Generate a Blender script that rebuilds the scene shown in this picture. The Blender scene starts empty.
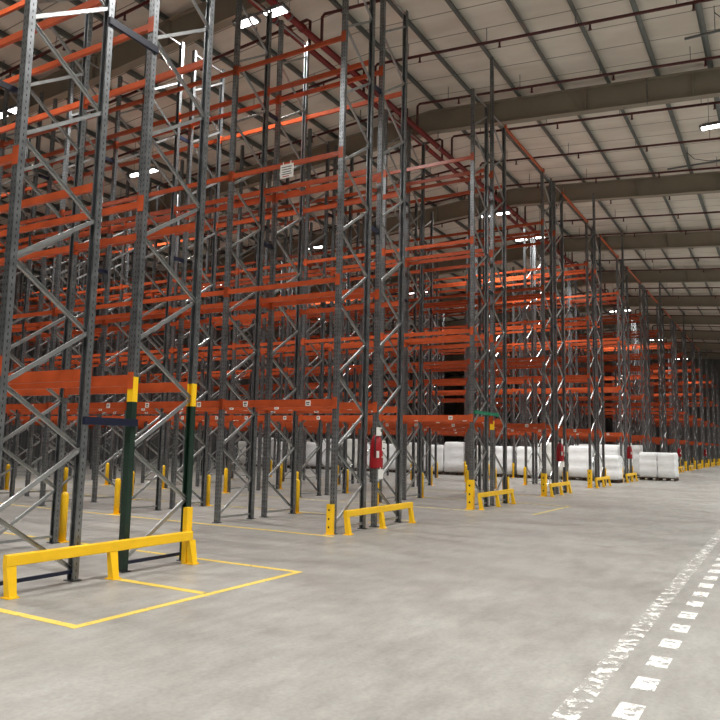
import bpy, math, random
from mathutils import Vector, Matrix
random.seed(7)
SC = bpy.context.scene
COL = SC.collection
PI = math.pi

# ------------------------------------------------------------------ helpers
class MB:
    """collects boxes, prisms and tubes into one mesh"""
    def __init__(s): s.v=[]; s.f=[]; s.uv=[]; s.mi=[]; s.sm=[]
    def face(s, idx, uv=None, mi=0, smooth=False):
        s.f.append(idx); s.uv.append(uv or [(10,10)]*len(idx)); s.mi.append(mi); s.sm.append(smooth)
    def box(s, x0,y0,z0,x1,y1,z1, mi=0):
        b=len(s.v)
        s.v += [(x0,y0,z0),(x1,y0,z0),(x1,y1,z0),(x0,y1,z0),(x0,y0,z1),(x1,y0,z1),(x1,y1,z1),(x0,y1,z1)]
        for q in ((0,3,2,1),(4,5,6,7),(0,1,5,4),(1,2,6,5),(2,3,7,6),(3,0,4,7)):
            s.face([b+i for i in q], None, mi)
        return s
    def bar(s, p, q, w, h, up=(0,1,0), mi=0):
        """box bar from p to q, w across 'up', h along 'up'"""
        p=Vector(p); q=Vector(q); d=(q-p).normalized(); u=Vector(up)
        u=(u-d*u.dot(d)).normalized(); r=d.cross(u)
        b=len(s.v)
        for c in (p,q):
            for (i,j) in ((-1,-1),(1,-1),(1,1),(-1,1)):
                s.v.append(tuple(c+r*(i*w/2)+u*(j*h/2)))
        for k in ((0,1,2,3),(7,6,5,4),(0,4,5,1),(1,5,6,2),(2,6,7,3),(3,7,4,0)):
            s.face([b+i for i in k], None, mi)
        return s
    def prism(s, poly, z0, z1, uvs=None, mi=0, axis='z', smooth=False):
        """poly (ccw list of 2-D points) extruded along an axis; uvs gives per edge (u0,u1) or None"""
        n=len(poly); b=len(s.v)
        def P(a,c,t): return (a,c,t) if axis=='z' else ((t,a,c) if axis=='x' else (c,t,a))
        for t in (z0,z1):
            for (a,c) in poly: s.v.append(P(a,c,t))
        for i in range(n):
            j=(i+1)%n; uv=None
            if uvs and uvs[i]: uv=[(uvs[i][0],z0),(uvs[i][1],z0),(uvs[i][1],z1),(uvs[i][0],z1)]
            s.face([b+i,b+j,b+n+j,b+n+i], uv, mi, smooth)
        s.face([b+i for i in reversed(range(n))], None, mi); s.face([b+n+i for i in range(n)], None, mi)
        return s
    def tube(s, pts, r, n=10, mi=0, cap=True):
        pts=[Vector(p) for p in pts]; rings=[]
        rr = r if isinstance(r,(list,tuple)) else [r]*len(pts)
        pu=None
        for i,p in enumerate(pts):
            d=(pts[min(i+1,len(pts)-1)]-pts[max(i-1,0)]).normalized()
            if pu is None:
                pu=Vector((0,0,1)) if abs(d.z)<.9 else Vector((1,0,0))
            u=(pu-d*pu.dot(d))
            if u.length<1e-4: u=Vector((1,0,0))-d*d.x
            u.normalize(); w=d.cross(u); pu=u
            b=len(s.v); rings.append(b)
            for k in range(n):
                a=2*PI*k/n; s.v.append(tuple(p+(u*math.cos(a)+w*math.sin(a))*rr[i]))
        for i in range(len(pts)-1):
            a,b=rings[i],rings[i+1]
            for k in range(n):
                l=(k+1)%n; s.face([a+k,a+l,b+l,b+k],None,mi,True)
        if cap:
            s.face([rings[0]+k for k in reversed(range(n))],None,mi); s.face([rings[-1]+k for k in range(n)],None,mi)
        return s
    def mesh(s, name, mats):
        me=bpy.data.meshes.new(name); me.from_pydata(s.v,[],s.f)
        uvl=me.uv_layers.new(name='UVMap'); flat=[]
        for u in s.uv:
            for a in u: flat += a
        uvl.data.foreach_set('uv', flat)
        for m in (mats if isinstance(mats,(list,tuple)) else [mats]): me.materials.append(m)
        me.polygons.foreach_set('material_index', s.mi); me.polygons.foreach_set('use_smooth', s.sm)
        me.update(); return me
def link(name, data, parent=None, loc=(0,0,0), rz=0):
    o=bpy.data.objects.new(name, data); COL.objects.link(o)
    o.location=loc; o.rotation_euler=(0,0,rz)
    if parent: o.parent=parent
    return o
def tag(o, label=None, cat=None, group=None, kind=None):
    if label: o['label']=label
    if cat: o['category']=cat
    if group: o['group']=group
    if kind: o['kind']=kind
    return o
def thing(name, label, cat, loc=(0,0,0), group=None, rz=0):
    return tag(link(name, None, None, loc, rz), label, cat, group)
def bevel(o, w, seg=2):
    m=o.modifiers.new('bevel','BEVEL'); m.width=w; m.segments=seg; m.limit_method='ANGLE'; return o
ORD=['','first','second','third','fourth','fifth','sixth','seventh','eighth','ninth','tenth','eleventh','twelfth','thirteenth','fourteenth',
     'fifteenth','sixteenth','seventeenth','eighteenth','nineteenth','twentieth','twenty-first','twenty-second','twenty-third','twenty-fourth',
     'twenty-fifth','twenty-sixth','twenty-seventh','twenty-eighth','twenty-ninth','thirtieth']

# ------------------------------------------------------------------ materials
def srgb(r,g,b):
    def c(x):
        x/=255; return x/12.92 if x<=.04045 else ((x+.055)/1.055)**2.4
    return (c(r),c(g),c(b),1)
def mat(name, col, rough=.5, metal=0, noise=0, scale=8, bump=0, bscale=60, spec=.5):
    m=bpy.data.materials.new(name); m.use_nodes=True; nt=m.node_tree; N=nt.nodes; L=nt.links
    b=N['Principled BSDF']; b.inputs['Base Color'].default_value=col
    b.inputs['Roughness'].default_value=rough; b.inputs['Metallic'].default_value=metal
    b.inputs['Specular IOR Level'].default_value=spec
    tc=N.new('ShaderNodeTexCoord')
    if noise:
        n=N.new('ShaderNodeTexNoise'); n.inputs['Scale'].default_value=scale; n.inputs['Detail'].default_value=5
        L.new(tc.outputs['Object'], n.inputs['Vector'])
        r=N.new('ShaderNodeMapRange'); r.inputs['From Min'].default_value=.3; r.inputs['From Max'].default_value=.7
        r.inputs['To Min'].default_value=1-noise; r.inputs['To Max'].default_value=1+noise
        L.new(n.outputs['Fac'], r.inputs['Value'])
        h=N.new('ShaderNodeMixRGB'); h.blend_type='MULTIPLY'; h.inputs['Fac'].default_value=1; h.inputs['Color1'].default_value=col
        L.new(r.outputs['Result'], h.inputs['Color2']); L.new(h.outputs['Color'], b.inputs['Base Color'])
    if bump:
        n2=N.new('ShaderNodeTexNoise'); n2.inputs['Scale'].default_value=bscale; L.new(tc.outputs['Object'], n2.inputs['Vector'])
        bp=N.new('ShaderNodeBump'); bp.inputs['Strength'].default_value=bump; bp.inputs['Distance'].default_value=.02
        L.new(n2.outputs['Fac'], bp.inputs['Height']); L.new(bp.outputs['Normal'], b.inputs['Normal'])
    return m
def holes(m, col):
    """punched slots of a rack upright, laid out in metres along the UV of the post faces"""
    nt=m.node_tree; N=nt.nodes; L=nt.links; b=N['Principled BSDF']
    uv=N.new('ShaderNodeUVMap'); uv.uv_map='UVMap'; sp=N.new('ShaderNodeSeparateXYZ'); L.new(uv.outputs['UV'], sp.inputs['Vector'])
    def M(op,a,c=None):
        n=N.new('ShaderNodeMath'); n.operation=op
        for i,x in enumerate((a,c)):
            if x is None: continue
            if isinstance(x,(int,float)): n.inputs[i].default_value=x
            else: L.new(x, n.inputs[i])
        return n.outputs[0]
    u=M('ABSOLUTE', sp.outputs['X']); v=M('ABSOLUTE', M('SUBTRACT', M('FRACT', M('DIVIDE', sp.outputs['Y'], .075)), .5))
    near=M('LESS_THAN', M('ABSOLUTE', M('SUBTRACT', u, .024)), .0065); tall=M('LESS_THAN', v, .2)
    hole=M('MULTIPLY', near, tall)
    mx=N.new('ShaderNodeMixRGB'); L.new(hole, mx.inputs['Fac'])
    src=b.inputs['Base Color'].links[0].from_socket if b.inputs['Base Color'].links else None
    if src: L.new(src, mx.inputs['Color1'])
    else: mx.inputs['Color1'].default_value=col
    mx.inputs['Color2'].default_value=(.03,.03,.03,1); L.new(mx.outputs['Color'], b.inputs['Base Color'])
    inv=M('MULTIPLY', M('SUBTRACT', 1, hole), b.inputs['Metallic'].default_value); L.new(inv, b.inputs['Metallic'])
    return m
GALV=srgb(134,137,139)
M_post=holes(mat('galvanised_upright', GALV, .36, .8, .25, 9), GALV)
M_brace=mat('galvanised_brace', srgb(176,178,178), .34, .75, .15, 6)
M_green=holes(mat('dark_green_paint', srgb(22,48,36), .4, 0, .15, 5), srgb(22,48,36))
M_yellow=mat('yellow_paint', srgb(255,203,26), .42, 0, .07, 5)
M_blue=mat('navy_paint', srgb(19,25,48), .4, 0, .12, 8)
M_beam=mat('orange_red_enamel', srgb(184,80,42), .3, 0, .16, 3)
M_tie=mat('orange_tie_enamel', srgb(196,92,50), .4, 0, .1, 3)
M_tag=mat('white_label', srgb(236,234,228), .5)
M_ink=mat('black_ink', srgb(30,30,32), .5)
M_redink=mat('red_ink', srgb(190,60,60), .5)
M_foot=mat('steel_foot', srgb(70,70,72), .5, .4)
M_pipe=mat('red_sprinkler_pipe', srgb(122,32,28), .4, 0, .1, 4)
M_branch=mat('dark_red_branch_pipe', srgb(84,30,28), .45, 0, .1, 4)
M_brass=mat('brass', srgb(150,120,70), .35, .8)
M_girder=mat('girder_paint', srgb(150,142,126), .6, 0, .05, 1.5)
M_purlin=mat('purlin_steel', srgb(112,116,112), .45, .5, .12, 2)
M_white=mat('white_painted_steel', srgb(226,228,230), .5)
M_house=mat('lamp_housing', srgb(120,122,124), .4, .5)
M_redcan=mat('red_cover', srgb(158,16,28), .45, 0, .08, 10)
M_wood=mat('dark_pallet_wood', srgb(74,58,44), .8, 0, .2, 12)
M_green_strap=mat('green_plastic', srgb(40,130,96), .45)
M_wrap=mat('white_stretch_wrap', srgb(240,242,242), .35, 0, .04, 3, .5, 6)
M_wrap2=mat('grey_stretch_wrap', srgb(222,222,216), .35, 0, .05, 3, .5, 6)
M_black=mat('black_rubber', srgb(26,26,28), .5)
M_emit=bpy.data.materials.new('lit_led_panel'); M_emit.use_nodes=True
_b=M_emit.node_tree.nodes['Principled BSDF']; _b.inputs['Emission Color'].default_value=(1,.97,.93,1); _b.inputs['Emission Strength'].default_value=30

def floor_mat():
    m=mat('polished_concrete', srgb(172,169,163), .42); nt=m.node_tree; N=nt.nodes; L=nt.links; b=N['Principled BSDF']
    tc=N.new('ShaderNodeTexCoord')
    def noise(scale, det, vs=(1,1,1)):
        mp=N.new('ShaderNodeMapping'); mp.inputs['Scale'].default_value=vs; L.new(tc.outputs['Object'], mp.inputs['Vector'])
        n=N.new('ShaderNodeTexNoise'); n.inputs['Scale'].default_value=scale; n.inputs['Detail'].default_value=det
        n.inputs['Roughness'].default_value=.65; L.new(mp.outputs['Vector'], n.inputs['Vector']); return n.outputs['Fac']
    r=N.new('ShaderNodeValToRGB'); r.color_ramp.elements[0].position=.34; r.color_ramp.elements[1].position=.68
    r.color_ramp.elements[0].color=srgb(132,129,124); r.color_ramp.elements[1].color=srgb(166,164,158)
    a=N.new('ShaderNodeMath'); a.operation='ADD'; a2=N.new('ShaderNodeMath'); a2.operation='MULTIPLY'; a2.inputs[1].default_value=.5
    L.new(noise(.45,6), a.inputs[0]); L.new(noise(2.2,8,(1,2.5,1)), a.inputs[1]); L.new(a.outputs[0], a2.inputs[0]); L.new(a2.outputs[0], r.inputs['Fac'])
    fine=N.new('ShaderNodeMapRange'); fine.inputs['From Min'].default_value=.3; fine.inputs['From Max'].default_value=.7
    fine.inputs['To Min'].default_value=.86; fine.inputs['To Max'].default_value=1.1; L.new(noise(26,4), fine.inputs['Value'])
    mx=N.new('ShaderNodeMixRGB'); mx.blend_type='MULTIPLY'; mx.inputs['Fac'].default_value=1
    L.new(r.outputs['Color'], mx.inputs['Color1']); L.new(fine.outputs['Result'], mx.inputs['Color2']); L.new(mx.outputs['Color'], b.inputs['Base Color'])
    rr=N.new('ShaderNodeMapRange'); rr.inputs['From Min'].default_value=.3; rr.inputs['From Max'].default_value=.7
    rr.inputs['To Min'].default_value=.3; rr.inputs['To Max'].default_value=.55; L.new(noise(1.2,5), rr.inputs['Value']); L.new(rr.outputs['Result'], b.inputs['Roughness'])
    return m
M_floor=floor_mat()
def worn_paint(name, col, amount, scale):
    """floor paint, worn through to the concrete in blotches"""
    m=mat(name, col, .5, 0, .06, 4); nt=m.node_tree; N=nt.nodes; L=nt.links; b=N['Principled BSDF']; out=N['Material Output']
    tc=N.new('ShaderNodeNewGeometry'); n=N.new('ShaderNodeTexNoise'); n.inputs['Scale'].default_value=scale; n.inputs['Detail'].default_value=6; n.inputs['Roughness'].default_value=.7
    L.new(tc.outputs['Position'], n.inputs['Vector'])
    r=N.new('ShaderNodeMapRange'); r.inputs['From Min'].default_value=amount-.04; r.inputs['From Max'].default_value=amount+.04; L.new(n.outputs['Fac'], r.inputs['Value'])
    t=N.new('ShaderNodeBsdfTransparent'); mx=N.new('ShaderNodeMixShader')
    L.new(r.outputs['Result'], mx.inputs['Fac']); L.new(t.outputs[0], mx.inputs[1]); L.new(b.outputs[0], mx.inputs[2]); L.new(mx.outputs[0], out.inputs['Surface'])
    return m
M_wline=worn_paint('worn_white_paint', srgb(216,214,208), .52, 8)
M_wdash=worn_paint('chipped_white_paint', srgb(226,224,218), .44, 11)
M_yline=worn_paint('worn_yellow_paint', srgb(224,194,88), .37, 7)
M_yfaint=worn_paint('faded_yellow_paint', srgb(226,206,120), .44, 7)

def roof_mat():
    m=mat('roof_insulation', srgb(206,194,178), .85); nt=m.node_tree; N=nt.nodes; L=nt.links; b=N['Principled BSDF']
    tc=N.new('ShaderNodeTexCoord'); sp=N.new('ShaderNodeSeparateXYZ'); L.new(tc.outputs['Object'], sp.inputs['Vector'])
    w=N.new('ShaderNodeMath'); w.operation='FRACT'; d=N.new('ShaderNodeMath'); d.operation='DIVIDE'; d.inputs[1].default_value=1.22
    L.new(sp.outputs['X'], d.inputs[0]); L.new(d.outputs[0], w.inputs[0])
    c=N.new('ShaderNodeMath'); c.operation='LESS_THAN'; c.inputs[1].default_value=.035; L.new(w.outputs[0], c.inputs[0])
    n=N.new('ShaderNodeTexNoise'); n.inputs['Scale'].default_value=.9; n.inputs['Detail'].default_value=6
    mp=N.new('ShaderNodeMapping'); mp.inputs['Scale'].default_value=(1.6,.5,1); L.new(tc.outputs['Object'], mp.inputs['Vector']); L.new(mp.outputs['Vector'], n.inputs['Vector'])
    r=N.new('ShaderNodeValToRGB'); r.color_ramp.elements[0].position=.35; r.color_ramp.elements[1].position=.65
    r.color_ramp.elements[0].color=srgb(216,208,195); r.color_ramp.elements[1].color=srgb(232,226,214)
    L.new(n.outputs['Fac'], r.inputs['Fac'])
    mx=N.new('ShaderNodeMixRGB'); mx.inputs['Color2'].default_value=srgb(150,138,124); L.new(c.outputs[0], mx.inputs['Fac']); L.new(r.outputs['Color'], mx.inputs['Color1'])
    L.new(mx.outputs['Color'], b.inputs['Base Color']); return m
M_roof=roof_mat()
def wall_mat():
    m=mat('ribbed_wall_panel', srgb(112,112,110), .6); nt=m.node_tree; N=nt.nodes; L=nt.links; b=N['Principled BSDF']
    tc=N.new('ShaderNodeTexCoord'); w=N.new('ShaderNodeTexWave'); w.inputs['Scale'].default_value=1.6; w.bands_direction='DIAGONAL'
    mp=N.new('ShaderNodeMapping'); mp.inputs['Scale'].default_value=(1,1,0); L.new(tc.outputs['Object'], mp.inputs['Vector']); L.new(mp.outputs['Vector'], w.inputs['Vector'])
    bp=N.new('ShaderNodeBump'); bp.inputs['Strength'].default_value=.5; bp.inputs['Distance'].default_value=.04; L.new(w.outputs['Fac'], bp.inputs['Height']); L.new(bp.outputs['Normal'], b.inputs['Normal'])
    return m
M_wall=wall_mat()

# ------------------------------------------------------------------ camera
CAM=Vector((0,-7.016,1.6)); FPX=720.9
yaw,pitch,roll=[math.radians(a) for a in (30.6224,6.6233,1.18716)]
Fw=Vector((math.cos(yaw)*math.cos(pitch),math.sin(yaw)*math.cos(pitch),math.sin(pitch)))
R0=Fw.cross(Vector((0,0,1))).normalized(); U0=R0.cross(Fw)
Rt=R0*math.cos(roll)+U0*math.sin(roll); Up=-R0*math.sin(roll)+U0*math.cos(roll)
cd=bpy.data.cameras.new('camera'); cam=bpy.data.objects.new('camera',cd); COL.objects.link(cam)
cam.matrix_world=Matrix(((Rt.x,Up.x,-Fw.x,CAM.x),(Rt.y,Up.y,-Fw.y,CAM.y),(Rt.z,Up.z,-Fw.z,CAM.z),(0,0,0,1)))
cd.sensor_width=36; cd.sensor_height=36; cd.lens=36*FPX/720; cd.clip_end=400; cd.clip_start=.05
SC.camera=cam
def proj(p):
    v=Vector(p)-CAM; z=v.dot(Fw)
    if z<.3: return None
    return (360+FPX*v.dot(Rt)/z, 360-FPX*v.dot(Up)/z)
def seen(pts, m=140):
    for p in pts:
        q=proj(p)
        if q and -m<q[0]<720+m and -m<q[1]<720+m: return True
    return False

# ------------------------------------------------------------------ the hall
X0,X1,Y0,Y1=-14,104,-26,37
RY=4.2                                   # ridge
def roofz(y, base): return base+.083*y if y<=RY else base+.083*RY-.07*(y-RY)
def struct(name, mesh, loc=(0,0,0)): return tag(link(name, mesh, None, loc), kind='structure')
m=MB(); m.box(X0,Y0,-.2,X1,Y1,0); struct('floor', m.mesh('floor', M_floor))
m=MB(); ys=[Y0,RY,Y1]
poly=[(y,roofz(y,14.18)) for y in ys]+[(y,roofz(y,14.4)) for y in reversed(ys)]
m.prism(poly, X0, X1, axis='x'); struct('ceiling', m.mesh('ceiling', M_roof))
def wall(name,x0,y0,x1,y1,h): struct(name, MB().box(x0,y0,0,x1,y1,h).mesh(name,M_wall))
wall('wall_left', X0,Y1,X1,Y1+.2, roofz(Y1,14.2)); wall('wall_right', X0,Y0-.2,X1,Y0, roofz(Y0,14.2))
for nm,xa,xb in (('wall_back',X0-.2,X0),('wall_far',X1,X1+.2)):
    m=MB(); m.prism([(Y0,0),(Y1,0),(Y1,roofz(Y1,14.2)),(RY,roofz(RY,14.2)),(Y0,roofz(Y0,14.2))], xa, xb, axis='x'); struct(nm, m.mesh(nm,M_wall))
# tapered roof girders
GX=[24+9.55*k for k in range(-2,9)]
def girder():
    m=MB(); t=.012; ym=[Y0,RY,Y1]
    bot=lambda y: roofz(y,13.11); top=lambda y: roofz(y,13.96)
    m.prism([(y,bot(y)) for y in ym]+[(y,top(y)) for y in reversed(ym)], -t, t, axis='x')
    for z,s in ((bot,1),(top,-1)):
        a=[(y,z(y)) for y in ym]; b=[(y,z(y)+s*.03) for y in reversed(ym)]
        m.prism(a+b if s>0 else [(p[0],p[1]) for p in reversed(b)]+[(p[0],p[1]) for p in reversed(a)], -.15,.15, axis='x')
    y=Y0+1.3
    while y<Y1:
        m.box(-.14,y-.008,bot(y)+.03,.14,y+.008,top(y)-.03); y+=3.3
    return m.mesh('roof_girder', M_girder)
gm=girder()
for x in GX: struct('roof_girder', gm, (x,0,0))
# purlins, Z section
pm=MB()
pm.prism([(-.10,0),(.012,0),(.012,.2),(.10,.2),(.10,.215),(-.005,.215),(-.005,.015),(-.10,.015)],X0,X1,axis='x')
pmesh=pm.mesh('roof_purlin',M_purlin)
y=-25.5
PY=[]
while y<36.5:
    PY.append(y); struct('roof_purlin', pmesh, (0,y,roofz(y,13.965))); y+=1.545

# ------------------------------------------------------------------ racks
BAY=2.696; DEP=1.042; LEV=[2.33,4.61,7.05,9.37]
DX=.078; WY=.10
def post_poly(sx):
    """C section, web on the outer side, lips turned in; sx=+1 opens towards +x"""
    a=DX/2; b=WY/2; t=.012; l=.022
    P=[(-a,-b),(a,-b),(a,-b+l),(a-t,-b+l),(a-t,-b+t),(-a+t,-b+t),(-a+t,b-t),(a-t,b-t),(a-t,b-l),(a,b-l),(a,b),(-a,b)]
    U=[None]*12; U[0]=(-.024-.039+.0,.039-.024); U[10]=(-.024-.039,.039-.024); U[11]=(-.05,.05)
    if sx<0:
        P=[(-x,y) for (x,y) in reversed(P)]; U2=[None]*12
        for i in range(12):
            U2[(10-i)%12]=U[i]
        U=U2
    return P,U
def add_post(m, x, sx, z0, z1, mi=0):
    P,U=post_poly(sx); m.prism([(x+p[0],p[1]) for p in P], z0, z1, U, mi)
def zig(phase, H):
    """node heights of the zigzag: list of ((x side,z),(x side,z)); side 0 outer, 1 inner"""
    z=.14; s=0 if phase==0 else 1; out=[]
    while z+.66<H-.1:
        out.append(((s,z),(1-s,z+.655))); s=1-s; z+=.675
    return out
def chan(m,p,q,open_s,mi=0):
    """C-channel brace from p to q in the frame plane; open_s=-1 opens towards -y"""
    p=Vector(p); q=Vector(q); y=Vector((0,1,0)); d=(q-p).normalized(); r=d.cross(y); w=.023; t=.004; dp=.032
    m.bar(p-y*open_s*(dp/2-t/2), q-y*open_s*(dp/2-t/2), .046, t, (0,1,0), mi)
    for k in (-1,1): m.bar(p+r*k*(w-t/2), q+r*k*(w-t/2), t, dp, (0,1,0), mi)
def brace_seg(m, a, b, D, off):
    xa=DX/2-.02 if a[0]==0 else D-DX/2+.02; xb=DX/2-.02 if b[0]==0 else D-DX/2+.02
    m.bar((xa,off,a[1]),(xb,off,b[1]),.045,.026,(0,1,0))
MESH={}
def getmesh(key, fn):
    if key not in MESH: MESH[key]=fn()
    return MESH[key]
def mk_post(sx,H,kind):
    m=MB()
    if kind=='green':
        add_post(m,0,sx,.01,2.06,1); add_post(m,0,sx,2.06,2.37,2); add_post(m,0,sx,2.37,H,0)
    elif kind=='band':
        add_post(m,0,sx,.01,2.06,0); add_post(m,0,sx,2.06,2.30,2); add_post(m,0,sx,2.30,H,0)
    else: add_post(m,0,sx,.01,H,0)
    return m.mesh('post',[M_post,M_green,M_yellow])
def mk_foot():
    m=MB(); m.box(-.065,-.075,0,.065,.075,.01); m.tube([(0.045,.06,.0),(.045,.06,.03)],.009,6); m.tube([(-.045,-.06,.0),(-.045,-.06,.03)],.009,6)
    return m.mesh('foot_plate',M_foot)
def mk_frame_whole(phase,H0,H1):
    m=MB()
    add_post(m,0,1,0,H0); add_post(m,DEP,-1,0,H1)
    for i,(a,b) in enumerate(zig(phase,min(H0,H1))):
        xa=0 if a[0]==0 else DEP; xb=0 if b[0]==0 else DEP
        chan(m,(xa,0,a[1]),(xb,0,b[1]),(1 if (a[0]==0) else -1),1)
    m.bar((0,0,.12),(DEP,0,.12),.04,.026,(0,1,0),1)
    return m.mesh('upright_frame',[M_post,M_brace])
def frame(run, y, phase, mirror, detail, H0, H1, k0='', k1='', dark_bar=False):
    """outer post at local x=0, inner post at x=DEP (mirrored when mirror=-1)"""
    X=lambda x: x*mirror
    if not detail:
        me=getmesh(('fw',phase,H0,H1), lambda: mk_frame_whole(phase,H0,H1))
        o=link('upright_frame', me, run, (0,y,0), 0)
        if mirror<0: o.rotation_euler=(0,0,PI)
        return o
    fr=link('upright_frame', None, run, (0,y,0))
    for x,sx,H,kd in ((0,1,H0,k0),(DEP,-1,H1,k1)):
        p=link('post', getmesh(('p',sx*mirror,H,kd), lambda: mk_post(sx*mirror,H,kd)), fr, (X(x),0,0))
        if kd=='green': p['label']='upright painted dark green to knee height with a yellow band above'.replace('knee','beam')
        if kd=='band': p['label']='upright with a painted yellow band'
        link('foot_plate', getmesh('foot', mk_foot), fr, (X(x),0,0))
    for i,(a,b) in enumerate(zig(phase,min(H0,H1))):
        rise = 1 if a[0]==0 else -1
        key=('br',rise*mirror)
        def mk():
            m=MB(); chan(m,(-mirror*(DEP/2-.025),0,-rise*.3275),(mirror*(DEP/2-.025),0,rise*.3275),(1 if rise*mirror>0 else -1)); return m.mesh('diagonal_brace',M_brace)
        link('diagonal_brace', getmesh(key,mk), fr, (X(DEP/2), -.012 if i%2 else .018, (a[1]+b[1])/2))
    def mkh():
        m=MB(); m.bar((-DEP/2+.02,0,0),(DEP/2-.02,0,0),.04,.03,(0,1,0)); return m
    link('horizontal_brace', getmesh(('hb',dark_bar),lambda: mkh().mesh('horizontal_brace', M_blue if dark_bar else M_brace)), fr, (X(DEP/2),.0,.10))
    link('horizontal_brace', getmesh(('hb',False),lambda: mkh().mesh('horizontal_brace', M_brace)), fr, (X(DEP/2),.0,min(H0,H1)-.08))
    return fr
def mk_beam(L,h):
    """stepped box beam with a hooked connector plate at each end; local y from 0 to L, x=0 the centre"""
    m=MB()
    m.prism([(-h,-.025),(h-.03,-.025),(h-.03,-.008),(h,-.008),(h,.025),(-h,.025)], .056, L-.056, axis='y')
    # axis y puts poly (a,c) at (x=c, z=a)
    for ya,yb in ((.05,.057),(L-.057,L-.05)): m.box(-.035,ya,-.11,.035,yb,.10)
    for ya in (-.048,L-.05): m.box(-.047,ya+.0,-.11,-.040,ya+.098,.10)
    return m.mesh('beam',M_beam)
def mk_tag():
    m=MB(); m.box(-.002,-.055,-.05,.002,.055,.05,0)
    m.box(-.003,-.035,.0,-.002,.0,.028,1); m.box(-.003,.008,-.005,-.002,.035,.028,1); m.box(-.003,-.03,-.032,-.002,.03,-.018,1)
    return m.mesh('label_plate',[M_tag,M_ink])
beam_deep=mk_beam(BAY,.07); beam_slim=mk_beam(BAY,.048)
P=6.485; A1=4.541
def rackx(k):
    a=A1+P*(k-1)+(.105 if k>=3 else 0); g=.713 if k==1 else .444
    return a, a+DEP, a+DEP+g, a+2*DEP+g
NR=15
SIDE={'near':'left','far':'right'}
TALL={3,5,6,8,10,11,13}
for k in range(1,NR+1):
    a,b,c,d=rackx(k)
    nb=12 if k<=5 else (9 if k<=7 else (5 if k<=10 else 3))
    phase=1 if False else (0 if k%2==0 else 1)
    # phase 1: zigzag starts at the inner post; phase 0: at the outer post
    for side in (0,1):
        x=a if side==0 else d; mir=1 if side==0 else -1
        who='left-hand' if side==0 else 'right-hand'
        run=thing('pallet_rack', f'{who} run of the {ORD[k]} back-to-back pallet rack from the camera, orange beams',
                  'pallet rack', (x,0,0), 'galvanised pallet rack runs with orange beams')
        last=0
        for i in range(nb):
            if seen([(x+dx,i*BAY+t*BAY,z) for dx in (0,mir*DEP) for t in (0,.5,1) for z in (0,2.3,4.6,7,9.4,11)]): last=i+1
        for i in range(last+1):
            if not seen([(x+dx,i*BAY,z) for dx in (0,mir*DEP) for z in (0,1,2.3,4.6,7,9.4,11.3)]) and i>1: continue
            H0=11.3; H1=11.3
            if side==1 and i==0 and k in TALL: H1=12.95
            det = (k<=2 and i<=3) or (k==3 and i<=2) or (k in (4,5) and i==0)
            k0=k1=''
            if k==1 and side==1 and i==0: k0=k1='green'
            if k==3 and side==1 and i==0: k1='band'
            frame(run, i*BAY, phase, mir, det, H0, H1, k0, k1, dark_bar=(k==1 and i==0))
        for i in range(last):
            for j,z in enumerate(LEV):
                for q,dx in enumerate((0,DEP)):
                    bx=x+mir*dx
                    if not seen([(bx,i*BAY+t*BAY,z) for t in (0,.5,1)]): continue
                    bo=link('beam', beam_deep if j==0 else beam_slim, run, (mir*dx,i*BAY,z))
                    if (q==0) == (side==1):
                        bo.rotation_euler=(0,0,PI); bo.location=(mir*dx,(i+1)*BAY,z)
                    if j==0 and 2<=k<=6 and i<=3:
                        for t in (.22,.77):
                            s=1 if bo.rotation_euler.z<1 else -1
                            tg=link('label_plate', getmesh('tag',mk_tag), bo, (-.0275*s,t*BAY,-.005))
                            if s<0: tg.rotation_euler=(0,0,PI)
        # row spacers belong to the left run of each pair
        if side==0:
            gap=c-b
            for i in range(min(last,4)+1):
                for z in ((1.8,6.7) if k==1 else (5.9,8.9)):
                    m=MB(); ge=.04 if k==1 else -.045; m.box(.045 if k>1 else -.04,-.02,-.045,gap+ge,.02,.045); 
                    link('row_spacer', getmesh(('sp',round(gap,3)),lambda: m.mesh('row_spacer',M_blue)), run, (DEP,i*BAY-(.062 if k==1 else 0),z))

# portal ties across the aisles
for k in range(3,12):
    d=rackx(k)[3]; a=rackx(k+1)[0]
    m=MB(); m.box(d-.04,-.03,-.035,a+.04,.03,.035)
    m.box(d-.05,-.05,-.07,d+.05,-.03,.07); m.box(a-.05,-.05,-.07,a+.05,-.03,.07)
    o=link('aisle_tie_beam', m.mesh('aisle_tie_beam',M_tie), None, (0,-.03,11.22))
    tag(o, f'thin orange tie beam spanning the aisle top between the {ORD[k]} and {ORD[k+1]} rack rows', 'tie beam', 'orange tie beams over the aisles')
# green bar on the third rack row
m=MB(); m.box(17.62,-.075,2.44,19.45,-.055,2.52)
for x in (17.7,18.6,19.3): m.box(x-.02,-.085,2.42,x+.02,-.05,2.54)
tag(link('tie_bar', m.mesh('tie_bar',M_green_strap)), 'green bar fixed across the end uprights of the third rack row', 'bar')

# sign hanging on a beam
sg=thing('rack_sign','white notice with printed lines hanging from a high orange beam of the second rack row','sign',(rackx(2)[0]-.036,1.25,6.9))
m=MB(); m.box(-.006,-.16,-.14,.0,.16,.14); link('sign_board', m.mesh('sign_board',M_tag), sg)
m=MB()
for q,(w,z) in enumerate(((.12,.085),(.11,.035),(.1,-.015),(.12,-.06))): m.box(-.008,-w,z-.007,-.006,w,z+.007,0)
m.box(-.008,-.06,-.115,-.006,.1,-.095,1)
link('printing', m.mesh('printing',[M_ink,M_redink]), sg)
m=MB(); m.box(-.004,-.1,.14,.0,-.08,.2); m.box(-.004,.08,.14,.0,.1,.2); link('hanger', m.mesh('hanger',M_tag), sg)

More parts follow.
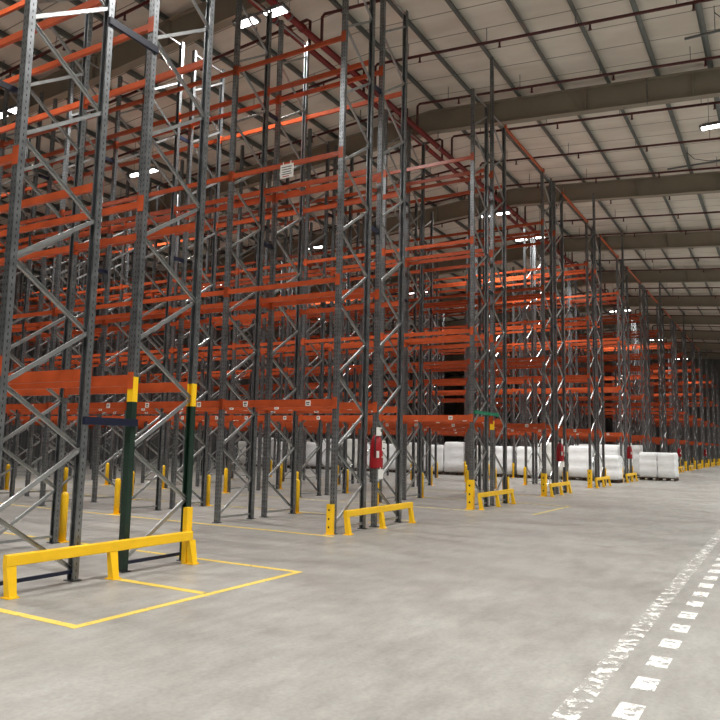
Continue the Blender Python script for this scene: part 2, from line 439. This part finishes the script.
# ------------------------------------------------------------------ barriers, guards
def barrier(k, x0, x1, y, tall):
    L=x1-x0
    t=thing('end_barrier', f'low yellow steel barrier guarding the end of the {ORD[k]} rack row from the camera','barrier',(x0,y,0),'yellow rack end barriers')
    m=MB(); m.prism([(-.03,.305),(.03,.305),(.035,.312),(.035,.412),(.03,.42),(-.03,.42),(-.035,.412),(-.035,.312)],-.055,L+(.0 if tall else .055),axis='x'); link('rail',bevel_mesh(m,M_yellow,'rail'),t)
    for q,x in enumerate((0,L*.5,L)):
        m=MB(); b=len(m.v); lean=(-.0,.0,.0)[q]
        for z,w,y0,y1 in ((.012,.042,-.09,-.0),(.305,.055,-.03,.03)):
            m.v += [(x-w,y0,z),(x+w,y0,z),(x+w,y1,z),(x-w,y1,z)]
        for f in ((0,3,2,1),(4,5,6,7),(0,1,5,4),(1,2,6,5),(2,3,7,6),(3,0,4,7)): m.face([b+i for i in f])
        if tall and q==2: m.prism([(x-.05,.037),(x+.05,.037),(x+.05,.11),(x-.05,.11)],.0,.72)
        m.box(x-.06,-.11,0,x+.06,.03,.012)
        for bx,by in ((-.04,-.1),(.04,-.1)): m.tube([(x+bx,by,.0),(x+bx,by,.025)],.008,6)
        link('foot_post', m.mesh('foot_post',M_yellow), t)
    return t
def bevel_mesh(m,mt,n): return m.mesh(n,mt)
BX={1:(4.63,7.2),2:(11.1,13.62),3:(17.55,20.05),4:(23.95,26.3)}
for k in range(1,NR+1):
    a,b,c,d=rackx(k)
    x0,x1=BX.get(k,(a-.05,d-.1))
    barrier(k,x0,x1,-.24,k==1)
# column guards
def mk_guard(round_):
    m=MB()
    if round_:
        m.tube([(0,0,.0),(0,0,.70),(0,0,.74),(0,0,.76)],[.06,.06,.05,.02],14); m.box(-.1,-.1,0,.1,.1,.01)
    else:
        o=[(-.09,-.085),(.04,-.085),(.04,-.07),(-.06,-.07),(-.075,-.055),(-.075,.055),(-.06,.07),(.04,.07),(.04,.085),(-.09,.085),(-.105,.06),(-.105,-.06)]
        m.prism(o,.0,.62); m.box(-.15,-.11,0,-.1,.11,.012); m.box(-.07,-.11,0,.04,-.08,.012)
        for z in (.15,.32,.5): m.box(-.109,-.02,z-.02,-.104,.02,z+.02,1)
    return m.mesh('post_guard',[M_yellow,M_black])
gu=mk_guard(False); gr=mk_guard(True)
def guard(x,y,rz,k,i,side,rnd=False):
    o=link('post_guard', gr if rnd else gu, None, (x,y,0), rz)
    w='left' if side==0 else 'right'
    at='end upright' if i==0 else f'{ORD[i+1]} upright from the end'
    tag(o, f'yellow guard at the {at}, {w} side of the {ORD[k]} rack','post guard','yellow rack post guards')
    return o
for k in range(1,NR+1):
    a,b,c,d=rackx(k); n=6 if k<=4 else (4 if k<=6 else 2)
    for i in range(0,n):
        y=i*BAY
        if k==1: sides=[1] if i>0 else []
        elif k==2: sides=([0] if i==0 else ([1] if i!=2 else [0,1]))
        else: sides=[0,1]
        for s in sides:
            x=a if s==0 else d; sg_=-1 if s==0 else 1
            if not seen([(x,y,0),(x,y,.7)],80): continue
            if i==0:
                o=guard(x+sg_*(.075 if k==2 else .055), y-.0, 0 if s==0 else PI, k,i,s)
                o.scale=(.62,.7,.85) if k==2 else (1,1,1.2)
            else: guard(x+sg_*.15, y, 0, k,i,s, True)
    if k==2:
        o=link('post_guard', gr, None, (13.18,.35,0)); tag(o,'yellow guard post standing between the uprights behind the second end barrier','post guard','yellow rack post guards')

# ------------------------------------------------------------------ fire extinguishers in red covers
def extinguisher(x,y,z,k):
    t=thing('fire_extinguisher', f'red covered fire extinguisher with white labels hung on the end of the {ORD[k]} rack row','fire extinguisher',(x,y,z),'covered fire extinguishers on the rack ends')
    m=MB(); n=16; prof=[(.02,.0),(.13,.0),(.135,.03),(.128,.3),(.115,.48),(.085,.58),(.05,.63),(.03,.64)]
    m.tube([(0,0,p[1]) for p in prof],[p[0] for p in prof],n); link('cover', m.mesh('cover',M_redcan), t)
    m=MB(); m.tube([(0,0,.63),(0,0,.70)],.028,10); m.box(-.02,-.11,.70,.02,.03,.715); m.box(-.018,-.12,.73,.018,.03,.745); link('valve_handle', m.mesh('valve_handle',M_black), t)
    m=MB(); m.tube([(.03,0,.66),(-.09,-.03,.62),(-.14,-.05,.45),(-.145,-.05,.2)],.012,8); link('hose', m.mesh('hose',M_black), t)
    m=MB(); m.box(-.01,-.136,.33,.115,-.128,.53,0)
    m.box(.01,-.138,.49,.09,-.136,.505,1); m.box(.01,-.138,.37,.09,-.136,.39,1); link('label_plate', m.mesh('label_plate',[M_tag,M_ink]), t)
    m=MB(); m.box(-.02,-.142,.2,.09,-.13,.225); m.box(.04,-.142,.16,.07,-.13,.27); m.box(-.12,-.12,.2,-.1,-.07,.33); link('white_mark', m.mesh('white_mark',M_tag), t)
    m=MB(); m.box(-.13,-.13,-.2,.06,-.115,-.02); m.box(-.06,-.125,-.03,-.04,-.115,.02); link('tag_card', m.mesh('tag_card',M_tag), t)
    m=MB(); m.box(-.17,-.1,.62,.02,-.085,.78); m.box(-.03,-.09,.3,.03,.08,.34) ; link('sign_plate', m.mesh('sign_plate',M_tag), t)
    m=MB(); m.prism([(-.155,.64),(-.06,.64),(-.155,.76)],-.103,-.1005,axis='x'); 
    return t
for k,dx in ((2,-.22),(4,-.1),(6,-.1),(9,-.1),(12,-.1)):
    a,b,c,d=rackx(k); extinguisher(c+dx,-.15,1.14,k)

# ------------------------------------------------------------------ wrapped pallets
def mk_pallet_base():
    m=MB()
    for y in (-.55,-.28,0,.28,.55): m.box(-.5,y-.05,.12,.5,y+.05,.145)
    for x in (-.45,0,.45):
        m.box(x-.05,-.6,.1,x+.05,.6,.12)
        for y in (-.53,0,.53): m.box(x-.05,y-.07,.02,x+.05,y+.07,.1)
        m.box(x-.05,-.6,0,x+.05,.6,.02)
    return m.mesh('pallet_base',M_wood)
pb=mk_pallet_base()
def mk_load(h, seed, mt):
    r=random.Random(seed); m=MB(); b=0
    # rounded rectangle rings, pinched by the wrap
    n=40; zs=[.15]+[.15+(h-.15)*t for t in (.04,.2,.34,.36,.5,.66,.68,.82,.95,1)]
    for iz,z in enumerate(zs):
        pin=[-.05,0,.012,.004,-.012,.012,.004,-.012,.012,.0,-.06][iz]+r.uniform(-.008,.008)
        for q in range(n):
            a=2*PI*q/n; c,s=math.cos(a),math.sin(a); e=.1
            x=(abs(c)**e)*(1 if c>0 else -1)*(.5+pin); y=(abs(s)**e)*(1 if s>0 else -1)*(.6+pin)
            m.v.append((x+r.uniform(-.006,.006),y+r.uniform(-.006,.006),z+(r.uniform(-.015,.015) if iz>8 else 0)))
    for iz in range(len(zs)-1):
        for q in range(n):
            w=(q+1)%n; m.face([iz*n+q,iz*n+w,(iz+1)*n+w,(iz+1)*n+q],None,0,True)
    m.face([q for q in reversed(range(n))]); m.face([(len(zs)-1)*n+q for q in range(n)])
    return m.mesh('wrapped_load',mt)
loads={}
def pallet(x,y,h,label,rz=0,seed=0,grey=False,group='white wrapped pallet loads'):
    key=(h,seed%3,grey)
    if key not in loads: loads[key]=mk_load(h,seed%3+int(h*100),M_wrap2 if grey else M_wrap)
    t=thing('wrapped_pallet',label,'pallet load',(x,y,0),group,rz)
    link('pallet_base',pb,t); link('wrapped_load',loads[key],t)
    return t
a6=rackx(6)[0]
n=0
for i in range(9):
    for q in (0,1):
        n+=1; h=random.choice((1.62,1.72,1.8,1.86))
        pallet(a6+.52,i*BAY+.72+q*1.26,h,f'white wrapped pallet load under the sixth rack, {ORD[n]} from its end',0,n,n%3==0)
pallet(36.3,.38,1.27,'white wrapped pallet load at the aisle mouth just left of the sixth rack end',0,1).scale=(.95,.82,1)
for yy,sd,lb in ((-.62,1,'left one'),(-1.52,2,'right one')):
    pallet(41.5,yy,1.46,f'{lb} of two bright white wrapped loads standing out in the cross aisle',PI/2,sd).scale=(.88,1,1)
a7=rackx(7)[0]
for i in range(3):
    pallet(a7+.52,(.72,1.98,3.42)[i],1.84,f'white wrapped load under the seventh rack row, {ORD[i+1]} from the row end',0,i)

# ------------------------------------------------------------------ floor markings
def strip(name,x0,y0,x1,y1,w,mt,label,cat,group=None,z=.003):
    m=MB(); p=Vector((x0,y0,0)); q=Vector((x1,y1,0)); d=(q-p).normalized(); r=Vector((-d.y,d.x,0))*w/2
    m.v=[tuple(p-r),tuple(q-r),tuple(q+r),tuple(p+r),tuple(p-r+Vector((0,0,-.0025))),tuple(q-r+Vector((0,0,-.0025))),tuple(q+r+Vector((0,0,-.0025))),tuple(p+r+Vector((0,0,-.0025)))]
    m.face([0,1,2,3])
    for i in range(4): m.face([i,i+4,(i+1)%4+4,(i+1)%4])
    o=link(name,m.mesh(name,mt),None,(0,0,z)); tag(o,label,cat,group); return o
def struct_strip(*a,**k):
    return strip(*a,**k)
strip('floor_line',-4,-5.80,98,-5.86,.155,M_wline,'long worn white line painted along the cross aisle floor','floor line')
for i in range(-1,56):
    x=4.86+.612*i
    j=i+2
    m=MB(); w=.15; l=.30; z=.003
    sk=.0
    m.v=[(-l/2,-w/2,z),(l/2,-w/2,z),(l/2,w/2,z),(-l/2,w/2,z),(-l/2,-w/2,.0005),(l/2,-w/2,.0005),(l/2,w/2,.0005),(-l/2,w/2,.0005)]
    m.face([0,1,2,3])
    for q in range(4): m.face([q,q+4,(q+1)%4+4,(q+1)%4])
    o=link('floor_dash',getmesh('dash',lambda: m.mesh('floor_dash',M_wdash)),None,(x,-6.11,0))
    tag(o, (f'short white painted dash, {ORD[j]} from the camera in the broken floor line' if j<=30 else 'small white painted dash far along the broken floor line'),'floor dash','white dashes of the broken floor line')
yl=lambda *a,lab,mt=M_yline,w=.085: strip('floor_line',*a,w,mt,lab,'floor line','yellow floor lines')
yl(4.22,-1.73,7.6,-1.72,lab='yellow line painted in front of the first rack end barrier')
yl(4.27,-1.69,4.27,9,lab='yellow line painted along the left of the first rack row')
yl(7.56,-1.68,7.62,16,lab='yellow line painted along the right of the first rack row')
yl(5.93,-1.68,5.93,-.3,lab='short yellow line from the first barrier out to the front line',w=.1)
yl(10.72,-.2,10.82,30,lab='yellow line painted along the left of the second rack row')
yl(13.98,-.2,13.98,28,mt=M_yfaint,lab='faded yellow line along the right of the second rack row')
yl(17.2,-1.73,20.5,-1.76,mt=M_yfaint,lab='faded yellow line in front of the third rack end barrier')
yl(20.46,-1.71,20.46,20,mt=M_yfaint,lab='faded yellow line along the right of the third rack row')
yl(17.2,-.2,17.2,28,mt=M_yfaint,lab='faded yellow line along the left of the third rack row')
yl(23.75,-.2,23.75,20,mt=M_yfaint,lab='faded yellow line along the left of the fourth rack row')

# ------------------------------------------------------------------ sprinkler pipes
for y,z,lab in ((3.95,12.86,'left one'),(4.42,12.9,'right one')):
    t=thing('sprinkler_main',f'thick red sprinkler main along the roof ridge, the {lab if False else ("one further from the camera side" if y>4 else "one nearer the cross aisle")}','pipe',(0,y,z),'red sprinkler mains under the ridge')
    m=MB(); m.tube([(X0+.2,0,0),(X1-.2,0,0)],.095 if y<4 else .085,12)
    for x in range(-9,100,6): m.tube([(x,0,0),(x+.12,0,0)],.12,12)
    link('pipe_run',m.mesh('pipe_run',M_pipe),t)
    for g in GX[1:]:
        m=MB(); m.tube([(g,0,.09),(g,0,roofz(y,13.12)-z)],.012,6); m.tube([(g-.03,0,0),(g+.03,0,0)],.11,12); link('hanger',m.mesh('hanger',M_house),t)
def branch_mesh(right):
    m=MB()
    if right: pts=[(0,4.0,12.9)]+[(0,4.0,roofz(4,13.5)-.08),(0,3.92,roofz(3.92,13.5)),(0,-25.5,roofz(-25.5,13.5))]
    else: pts=[(0,4.42,12.9)]+[(0,4.42,roofz(4.42,13.5)-.08),(0,4.52,roofz(4.52,13.5)),(0,36.5,roofz(36.5,13.5))]
    m.tube(pts,.045,8); return m.mesh('pipe_run',M_branch)
bm_r=branch_mesh(True); bm_l=branch_mesh(False)
def head_mesh():
    m=MB(); m.tube([(0,0,0),(0,0,-.16)],.03,8); m.tube([(0,0,-.16),(0,0,-.18)],.05,8); return m.mesh('sprinkler_head',M_branch)
hm=head_mesh()
def hanger_mesh():
    m=MB(); m.tube([(0,0,0),(0,0,.47)],.012,6); return m.mesh('hanger',M_house)
hg=hanger_mesh()
j=0
for i in range(-5,26):
    x=19.2+3.12*i
    if x<X0+1 or x>X1-1: continue
    for right in (True,False):
        if not seen([(x,yy,roofz(yy,13.5)) for yy in ((-6,-4,-2,0,2,4) if right else (5,8,12,18,24,30))],60): continue
        j+=1
        t=thing('sprinkler_pipe',f'dark red sprinkler branch pipe under the {"right" if right else "left"} roof slope, at about {int(round(x))} paces along the hall','pipe',(x,0,0),'sprinkler branch pipes')
        t['label']=f'dark red sprinkler pipe under the {"right" if right else "left"} roof slope, {ORD[min(30,max(1,i+6))]} along the hall'
        link('pipe_run',bm_r if right else bm_l,t)
        yy=2.4 if right else 6
        c=0
        while (yy>-9 if right else yy<24):
            z=roofz(yy,13.5)
            if seen([(x,yy,z)],30) and x<60:
                link('sprinkler_head',hm,t,(0,yy,z-.03)); link('hanger',hg,t,(0,yy+ .4,roofz(yy+.4,13.5)))
            yy+= -2.6 if right else 2.6

# conduits with drop rods under the roof, and a chain on the girder
def conduit(x,y0,y1,z,label):
    t=thing('cable_conduit',label,'conduit',(x,0,0))
    m=MB(); m.box(-.02,y0,z-.03,.02,y1,z+.03); link('channel',m.mesh('channel',M_house),t)
    for yy in (y1-.75,y0+.4):
        m=MB(); m.tube([(0,yy,z),(0,yy,roofz(yy,13.97))],.012,6); link('drop_rod',m.mesh('drop_rod',M_house),t)
    m=MB(); m.tube([(0,y1-.75,z+.55),(.02,y1-1.0,z+.25),(.02,y1-1.5,z+.08),(.0,y1-2.1,z+.03)],.012,6); link('cable',m.mesh('cable',M_black),t)
conduit(20.35,-9,-5.05,12.75,'thin grey conduit hung on rods under the roof, top right corner')
conduit(30.3,-9,-3.3,12.85,'thin grey conduit hung on rods before the second roof girder from the front')
m=MB()
for q in range(9): m.tube([(0,0,-q*.1),(0,0,-q*.1-.06)],.018,6)
m.tube([(0,0,0),(0,0,-.9)],.007,6)
tag(link('chain',m.mesh('chain',M_house),None,(23.84,-3.55,13.62)),'grey chain hanging down the face of the large front girder','chain')

# ------------------------------------------------------------------ lights
def mk_house():
    m=MB()
    for s in (-.45,.45): m.box(-.16,s-.33,0,.16,s+.33,.07)
    for s in (-.45,.45):
        for q in range(-4,5): m.box(-.14,s+q*.07-.008,.07,.14,s+q*.07+.008,.12)
    m.box(-.03,-.7,.12,.03,.7,.15); return m.mesh('lamp_housing',M_house)
hmesh=mk_house()
def mk_led(): return MB().box(-.12,-.27,-.012,.12,.27,-.001).mesh('led_panel',M_emit)
led=mk_led()
LIGHTS=[]
def lamp(x,y,label,z=12.0,power=900,three=False):
    t=thing('high_bay_light',label,'ceiling light',(x,y,z),'LED high bay lights')
    link('lamp_housing',hmesh,t)
    for s in ((-.45,.45)): link('led_panel',led,t,(0,s,0))
    zt=roofz(y,13.95)-z
    m=MB(); m.tube([(0,-.5,.15),(0,-.5,zt)],.008,6); m.tube([(0,.5,.15),(0,.5,zt)],.008,6); link('suspension_wire',m.mesh('suspension_wire',M_house),t)
    ld=bpy.data.lights.new('led_light','AREA'); ld.shape='RECTANGLE'; ld.size=.3; ld.size_y=1.5; ld.energy=power; ld.color=(1,.985,.96); ld.spread=math.radians(135)
    link('led_light',ld,t,(0,0,-.03))
    return t
n=0
for x,y,lab in ((13.05,3.75,'brightest pendant light high above the second rack row, upper left of the picture'),
            (30.2,4.0,'pendant light seen beside the tall upright of the third rack row'),
            (34.6,3.7,'pendant light seen between the third and fourth rack rows'),
            (56.3,3.5,'small pendant light seen past the sixth rack row'),
            (72.8,3.4,'tiny pendant light seen above the far rack rows, left of two more'),
            (89.3,3.1,'tiny pendant light seen far off above the last rack rows'),
            (19.1,14.4,'pendant light seen through the racks left of the second row'),
            (13.3,14.3,'pendant light at the left edge of the picture'),
            (31.2,14.6,'pendant light glimpsed deep between the second row uprights'),
            (24.85,-5.75,'pendant light at the right edge above the cross aisle')):
    lamp(x,y,lab)
k=0
for x in (-4,4.5,21.7,43,50):
    lamp(x,3.8 if x<10 else 3.9,f'pendant light hidden among the racks along the ridge, {ORD[k+1]} from the entrance') if x<10 else None
    k+=1
for i,x in enumerate((-8,1,9.5,33.5,42,50.5,59,67.5,76,84.5,93)):
    lamp(x,-5.25 if x<20 else -7.0,f'pendant light over the cross aisle, {ORD[i+1]} of the row right of the picture')
for i,x in enumerate((-8,4,16,28,40,52)):  # lamp row out of view, added as ambient fill on the rack ends
    lamp(x,-15.5,f'unseen pendant light added behind the camera side, {ORD[i+1]} of its row',power=1600 if x<20 else 1300)
for i,x in enumerate((6,44,58)): lamp(x,14.4,f'pendant light deep over the racks, {ORD[i+1]} of the unseen ones')
for i,x in enumerate((8,22,36,50)): lamp(x,26,f'pendant light over the far end of the racks, {ORD[i+1]} of its row',power=450)

# ------------------------------------------------------------------ world, view
w=bpy.data.worlds.new('world'); SC.world=w; w.use_nodes=True
w.node_tree.nodes['Background'].inputs['Color'].default_value=(.6,.65,.7,1); w.node_tree.nodes['Background'].inputs['Strength'].default_value=.1
SC.view_settings.view_transform='Standard'; SC.view_settings.look='None'; SC.view_settings.gamma=1; SC.view_settings.use_curve_mapping=False
SC.view_settings.exposure=-.8
SC.cycles.max_bounces=6; SC.cycles.diffuse_bounces=4
